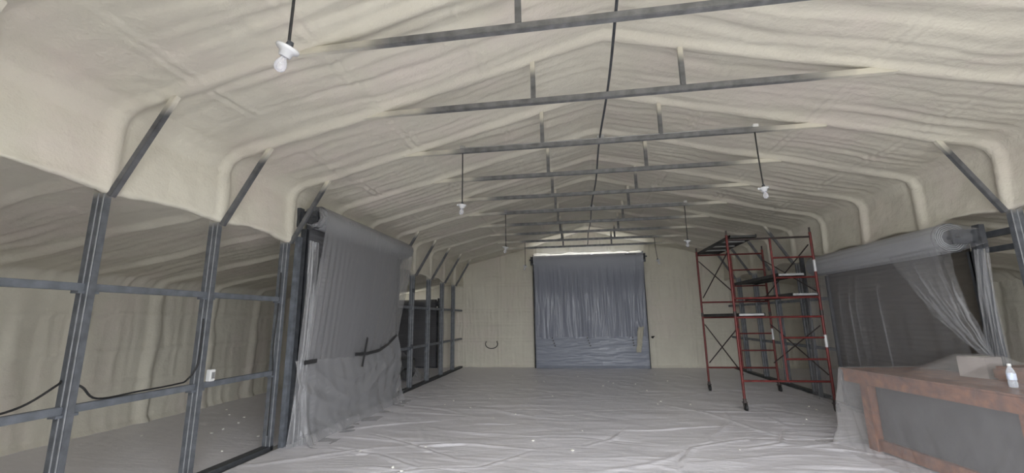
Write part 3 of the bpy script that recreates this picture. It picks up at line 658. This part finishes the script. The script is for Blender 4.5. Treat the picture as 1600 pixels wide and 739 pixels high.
# ------------------------------------------------------------------ scaffold
def make_scaffold():
    X0, X1, Y0, Y1, XI = 2.515, 4.005, 8.65, 10.80, 3.285
    t = empty('scaffold', ((X0 + X1) / 2, (Y0 + Y1) / 2, 0)); ox, oy = t.location.x, t.location.y
    tag(t, 'two-tier rolling scaffold of red tube frames on black casters', 'scaffold')
    def add(nm, p, q, r, ma):
        p = (p[0] - ox, p[1] - oy, p[2]); q = (q[0] - ox, q[1] - oy, q[2]); return MB().tube([p, q], r, 10).build(nm, ma, t)
    for y in (Y0, Y1):
        for x in (X0, X1):
            add('leg', (x, y, .20), (x, y, 1.735), .023, 'red'); add('leg', (x, y, 1.735), (x, y, 3.24), .023, 'red')
            add('coupling_pin', (x, y, 1.69), (x, y, 1.78), .028, 'brace_dark'); add('coupling_pin', (x, y, 3.22), (x, y, 3.33), .016, 'brace_dark')
            c = empty('caster', (x - ox, y - oy, 0)); c.parent = t
            cb = MB().tube([(0, 0, .155), (0, 0, .22)], .03, 10); sx = -.03
            for e in (-1, 1): cb.bar((e * .03, 0, .16), (e * .03, sx, .07), .045, .008, (1, 0, 0))
            cb.box((-.04, -.045, .15), (.04, .03, .165)); cb.build('fork', 'brace_dark', c)
            MB().lathe([(0, -.022), (.055, -.022), (.075, -.016), (.075, .016), (.055, .022), (0, .022)], 20, (0, sx, .077), Matrix.Rotation(math.pi / 2, 4, 'Y')).build('wheel', 'black', c)
        for z in (.527, 1.665, 2.02, 3.15): add('rung', (X0, y, z), (X1, y, z), .019, 'brace_dark' if (z > 3 and y == Y0) else 'red')
        for z in (.91, 1.29, 2.39, 2.77): add('rung', (XI, y, z), (X1, y, z), .017, 'red')
        add('inner_post', (XI, y, .527), (XI, y, 1.665), .019, 'red'); add('inner_post', (XI, y, 2.02), (XI, y, 3.15), .019, 'red')
    for x, s in ((X0, 1), (X1, -1)):
        for z0, z1 in ((.64, 1.50), (2.13, 3.0)):
            add('cross_brace', (x + .03 * s, Y0 + .02, z0), (x + .03 * s, Y1 - .02, z1), .012, 'brace_dark')
            add('cross_brace', (x + .05 * s, Y0 + .02, z1), (x + .05 * s, Y1 - .02, z0), .012, 'brace_dark')
    for z in (1.25, 2.62): MB().tube([(X1 - ox, Y0 - oy - .004, z - .13), (X1 - ox, Y0 - oy - .004, z + .09)], .0245, 10).build('sticker', 'white', t)
    MB().tube([(X1 - ox, Y1 - oy - .004, 1.15), (X1 - ox, Y1 - oy - .004, 1.4)], .0245, 10).build('sticker', 'white', t)
    def plank(x0, x1, z, label, y0=Y0 - .06, y1=Y1 + .06):
        p = empty('scaffold_plank', ((x0 + x1) / 2, (y0 + y1) / 2, z)); w, l = (x1 - x0) / 2, (y1 - y0) / 2; tag(p, label, 'scaffold plank', 'planks on the scaffold')
        MB().box((-w + .03, -l + .03, .03), (w - .03, l - .03, .045)).build('deck', 'plank', p)
        for s in (-1, 1): MB().box((s * w - .018 if s > 0 else -w, -l, 0), (w if s > 0 else -w + .018, l, .06)).build('side_rail', 'plank', p)
        for s in (-1, 1): MB().box((-w, (s * l - .03) if s > 0 else -l, .012), (w, l if s > 0 else -l + .03, .05)).build('end_rail', 'alu' if s < 0 and z < 3 else 'plank', p)
        for k in (-.5, 0, .5): MB().box((-w + .02, k * l - .02, .005), (w - .02, k * l + .02, .03)).build('crosspiece', 'alu' if z > 3 else 'plank', p)
    plank(2.55, 3.04, 3.17, 'dark plywood plank across the top of the red scaffold')
    plank(2.55, 3.02, 1.685, 'dark plywood plank at mid height on the ladder-free side of scaffold')
    plank(3.32, 3.79, 2.41, 'dark plank with pale end on the upper ladder rungs of scaffold')
    plank(3.52, 3.97, 2.04, 'dark plank lying on the lower rungs of the scaffold upper tier')
make_scaffold()

# ------------------------------------------------------------------ rusty bench with things on it under film
BL, BW, BH = 2.9, 1.0, 1.0
TH = 0.1278
e1 = Vector((.1275, -.992, 0)); e2 = Vector((.992, .1275, 0)); P0 = Vector((3.04, 6.51, 0))
ctr = P0 + e1 * (BL / 2) + e2 * (BW / 2)
def make_bench():
    t = empty('steel_bench', ctr, TH); tag(t, 'heavy rusty steel workbench with grey side panels under clear plastic', 'workbench'); hx, hy = BW / 2, BL / 2
    MB().box((-hx, -hy, BH - .02), (hx, hy, BH - .004), .003).build('top_plate', 'rust', t)
    for s in (-1, 1):
        MB().box((s * hx - .05 if s > 0 else -hx + .012, -hy + .01, BH - .17), (hx - .012 if s > 0 else -hx + .05, hy - .01, BH - .02), .006).build('apron', 'rust', t)
        MB().box((-hx + .05, s * (hy - .05) - .03, BH - .17), (hx - .05, s * (hy - .05) + .03, BH - .02), .006).build('apron', 'rust', t)
        MB().box((s * (hx - .17) - .04, -hy + .2, .04), (s * (hx - .17) + .04, hy - .2, .17), .006).build('lower_rail', 'rust', t)
        MB().box((s * (hx - .19) - .006, -hy + .3, .17), (s * (hx - .19) + .006, hy - .3, BH - .17)).build('side_panel', 'panel', t)
        for y in (-hy + .2, -.55, hy - .2): MB().box((s * (hx - .17) - .055, y - .07, 0.012), (s * (hx - .17) + .055, y + .07, BH - .02), .006).build('leg', 'rust', t)
make_bench()
def b2w(x, y, z=0): return ctr - e1 * y + e2 * x + Vector((0, 0, z))
# pale carton under the film
bx = Vector((3.98, 5.62, BH - .003)); t = empty('carton', bx, 0.35); tag(t, 'pale cardboard carton standing on the rusty bench under plastic', 'box')
MB().box((-.12, -.13, 0), (.12, .13, .22), .004).build('body', 'card', t); MB().box((-.122, -.03, .218), (.122, .03, .224)).build('tape', 'tan', t)
# water bottle
bp = Vector((3.56, 4.78, BH + .012)); t = empty('water_bottle', bp, 0.2); tag(t, 'clear plastic water bottle with pale label on the rusty bench', 'bottle')
MB().lathe([(0, 0), (.028, 0), (.032, .01), (.032, .05), (.029, .055), (.032, .062), (.032, .13), (.030, .14), (.022, .165), (.0135, .18), (.0135, .192), (0, .192)], 20).build('bottle_body', 'pet', t)
MB().lathe([(.0328, .068), (.0335, .07), (.0335, .125), (.0328, .127)], 20).build('bottle_label', 'label', t)
MB().lathe([(0, .212), (.014, .212), (.0155, .208), (.0155, .190), (0, .190)], 16).build('cap', 'wplastic', t)
# second lump of covered goods
m = MB().box((-.22, -.25, 0), (.22, .25, .15), .03); o = m.build('tool_case', 'rust'); o.location = (4.12, 5.15, BH - .003); o.rotation_euler = (0, 0, .3); tag(o, 'low rust-brown case on the bench beside the carton under plastic', 'case')
def make_cover():
    hx, hy = BW / 2 + .012, BL / 2 + .012
    # top: height field over the goods
    u = np.linspace(-hx, hx, 60); v = np.linspace(-hy, hy, 150); X, Y = np.meshgrid(u, v, indexing='ij')
    W3 = np.array([[*b2w(0, 0)]]); wx = ctr.x - e1.x * Y + e2.x * X; wy = ctr.y - e1.y * Y + e2.y * X
    Z = np.full(X.shape, BH + .003) + .004 * np.abs(pn(X * 9, Y * 9, 301))
    dc = np.hypot(wx - bx.x, wy - bx.y); Z = np.maximum(Z, BH + .235 - .50 * np.clip(dc - .18, 0, 9) + 0 * X)
    dt = np.hypot(wx - 4.12, wy - 5.15); Z = np.maximum(Z, BH + .165 - .4 * np.clip(dt - .32, 0, 9))
    db = np.hypot(wx - bp.x, wy - bp.y)
    edge = np.minimum(hx - np.abs(X), hy - np.abs(Y)); ed2 = X + hx
    Z = np.where(edge < .012, BH + .003 + (Z - BH - .003) * (X > 0), Z); Z += .006 * pn(X * 5 + Y * 2, Y * 5, 302) * ss(0.02, .1, edge)
    top = np.stack([wx, wy, Z], -1)
    mt = grid_mesh('bench_cover_top', top, 'film_table')
    # skirt round the edge
    per = []; n1, n2 = 60, 170
    per += [(-hx, y) for y in np.linspace(-hy, hy, n2)[:-1]] + [(x, hy) for x in np.linspace(-hx, hx, n1)[:-1]] + [(hx, y) for y in np.linspace(hy, -hy, n2)[:-1]] + [(x, -hy) for x in np.linspace(hx, -hx, n1)[:-1]]
    per = np.array(per + [per[0]]); sarc = np.concatenate([[0], np.cumsum(np.hypot(*np.diff(per, axis=0).T))])
    T = np.linspace(0, 1, 46)
    S, TT = np.meshgrid(sarc, T, indexing='ij'); PX = per[:, 0][:, None] + 0 * TT; PY = per[:, 1][:, None] + 0 * TT
    # outward direction, rounded at the corners
    def outn(a, h): return np.sign(a) * ss(h - .16, h, np.abs(a))
    NX = outn(PX, hx); NY = outn(PY, hy); l = np.hypot(NX, NY) + 1e-6; NX /= l; NY /= l
    corner = ss(hx - .16, hx, np.abs(PX)) * ss(hy - .16, hy, np.abs(PY))
    drop = BH * np.clip(TT / .80, 0, 1); ext = np.clip(TT - .80, 0, 1)
    # sheet drapes steeply; diagonal pleats fan out from the corner
    k = np.abs(np.minimum(np.abs(PY - hy), np.abs(PY + hy)))
    fo = (.022 * pn(S * 5 + TT * 1.5, TT * .8, 311) + .03 * np.abs(pn((k - TT * .55) * 7, TT * .5, 312))) * TT
    fo += .035 * np.sin((k - TT * .35) * 42) * TT * np.exp(-k / .35) * (PY > 0)
    out = .003 + fo + .03 * TT + corner * (.17 * TT ** .8 + .03 * np.sin(S * 70) * TT) + ext * 1.1 * (NX < .3)
    Zs = np.maximum(BH + .004 - drop, .022 + .02 * np.abs(pn(S * 6, TT * 6, 313))) + 0
    lx, ly = PX + NX * out, PY + NY * out
    sk = np.stack([ctr.x - e1.x * ly + e2.x * lx, ctr.y - e1.y * ly + e2.y * lx, Zs], -1)
    ms = grid_mesh('bench_cover_skirt', sk, 'film_table')
    r = empty('bench_cover', (ctr.x, ctr.y, 0)); tag(r, 'clear glossy plastic film draped over the rusty bench to the floor', 'plastic sheet', 'plastic over the doors')
    for nm, me in (('top_film', mt), ('skirt_film', ms)):
        me.transform(Matrix.Translation((-ctr.x, -ctr.y, 0))); link(nm, me, r)
    r['group'] = 'plastic over bench'
make_cover()

# ------------------------------------------------------------------ things in the side aisle, on walls and floor
t = empty('wrapped_machine', (-5.75, 12.2, 0), .3); tag(t, 'dark machine shrouded in clear plastic behind the posts near the small aisle door', 'machine')
m = MB().box((-.55, -.35, .18), (.55, .35, .62), .05).box((-.30, -.25, .6), (.15, .25, .80), .04); m.build('body', 'black', t)
for x in (-.38, .38):
    for y in (-.36, .36): MB().lathe([(0, -.05), (.13, -.05), (.18, -.03), (.18, .03), (.13, .05), (0, .05)], 18, (x, y, .19), Matrix.Rotation(math.pi / 2, 4, 'X')).build('wheel', 'black', t)
U, V = np.meshgrid(np.linspace(0, 2 * np.pi, 120), np.linspace(0, 1, 30), indexing='ij')
R0 = (.08 + .72 * V ** .75) * (1 + .10 * np.sin(U * 9) * V + .05 * pn(np.cos(U) * 3, np.sin(U) * 3, 321)); P = np.stack([R0 * np.cos(U), .75 * R0 * np.sin(U), np.maximum(.86 - .9 * V ** 1.15, .02)], -1)
link('shroud', grid_mesh('shroud', P, 'film_right'), t)
m = MB(); zc = .83
m.tube([(-3.72, 15.45, zc + .10)] + [(-3.50 + .22 * math.cos(a), 15.30 - .02 * math.sin(a * 2), zc + .16 * math.sin(a)) for a in np.linspace(2.75, 6.75, 24)] + [(-3.30, 15.45, zc + .11)], .014, 7)
tag(m.build('cable_loop', 'black'), 'loose loop of black cable poking out of the foam back wall', 'cable')
m = MB(); m.tube([(2.06, 15.30, 1.02), (2.06, 15.2, 1.02), (2.1, 15.17, 1.06)], .018, 7); m.lathe([(0, 0), (.04, 0), (.04, .02), (0, .02)], 12, (2.06, 15.3, 1.02), Matrix.Rotation(math.pi / 2, 4, 'X'))
tag(m.build('wall_hook', 'black'), 'small black hook on the foam beside the large back door', 'hook')
# cable along the lower girts
def cable(pts, label):
    P = [Vector(p) for p in pts]; out = []
    for a in range(len(P) - 1):
        p0, p1, p2, p3 = P[max(a - 1, 0)], P[a], P[a + 1], P[min(a + 2, len(P) - 1)]
        for k in range(6):
            q = k / 6; out.append(.5 * ((2 * p1) + (-p0 + p2) * q + (2 * p0 - 5 * p1 + 4 * p2 - p3) * q * q + (-p0 + 3 * p1 - 3 * p2 + p3) * q ** 3))
    out.append(P[-1]); tag(MB().tube(out, .009, 6).build('power_cable', 'black'), label, 'cable')
xg = -4.63; zg = 1.052
cable([(xg, 1.9, zg), (xg, 2.5, zg), (xg, 2.8, 1.09), (xg, 3.02, 1.22), (-4.71, 3.11, 1.24), (xg, 3.2, 1.18), (xg, 3.34, 1.06), (xg, 3.7, zg + .01), (xg, 4.1, zg + .02), (xg, 4.22, 1.10), (-4.60, 4.30, 1.26), (-4.60, 4.31, 1.6), (-4.61, 4.315, 1.75)], 'black power cable lying along the lower girts and up the second post')
t = empty('outlet_box', (-4.61, 4.50, 1.045)); tag(t, 'small white outlet box standing on the lower girt', 'outlet box')
MB().box((-.03, -.035, 0), (.03, .035, .13), .006).build('body', 'wplastic', t); MB().box((.03, -.02, .03), (.036, .02, .10)).build('face', 'alu', t)
cable([(-4.61, 5.535, .2), (-4.61, 5.53, 1.0), (-4.61, 5.50, 1.35), (-4.615, 5.53, 1.9), (-4.61, 5.52, 2.4)], 'black power cable clipped up the post beside the draped door')
for z in (2.45, 1.35):
    t = MB().box((-.03, -.03, -.05), (.03, .03, .05), .006).build('switch_box', 'dark_steel', None, (-4.575, FY(6) - .055, z - 0.30 if z < 2 else z)); tag(t, 'small dark box fixed %s on the post beyond the draped door' % ('low' if z < 2 else 'high'), 'switch box')
# foam crumbs
R_ = random.Random(11)
cm = []
for k in range(5):
    bm = bmesh.new(); bmesh.ops.create_icosphere(bm, subdivisions=1, radius=.02)
    for v in bm.verts: v.co = Vector((v.co.x * R_.uniform(.7, 1.7), v.co.y * R_.uniform(.6, 1.4), v.co.z * R_.uniform(.4, .9)))
    me = bpy.data.meshes.new('foam_crumb'); bm.to_mesh(me); bm.free(); me.materials.append(MA['crumb']); cm.append(me)
spots = [(-2.75, 4.75), (-2.6, 5.05), (-2.45, 4.95), (-2.2, 4.45), (-0.55, 5.9), (-.6, 4.35), (.75, 4.5), (1.3, 4.4), (-3.3, 5.6), (-1.1, 6.3)]
for k in range(46):
    x, y = spots[k] if k < len(spots) else (R_.uniform(-4.2, 4.2), R_.uniform(4.2, 14))
    o = link('foam_crumb', cm[k % 5], None, (x, y, .034)); s_ = R_.uniform(.35, .8) if k >= len(spots) else R_.uniform(.8, 1.3); o.scale = (s_, s_, s_); o.rotation_euler = (0, 0, R_.uniform(0, 6))
    tag(o, 'small white foam crumb lying on the plastic floor sheeting', 'foam crumb', 'foam crumbs on the floor')
for k in range(10):
    o = link('foam_crumb', cm[k % 5], None, (R_.uniform(-7.4, -5), R_.uniform(4.5, 8), .022)); o.rotation_euler = (0, 0, R_.uniform(0, 6))
    tag(o, 'small white foam crumb on the floor of the dim aisle', 'foam crumb', 'foam crumbs in the aisle')
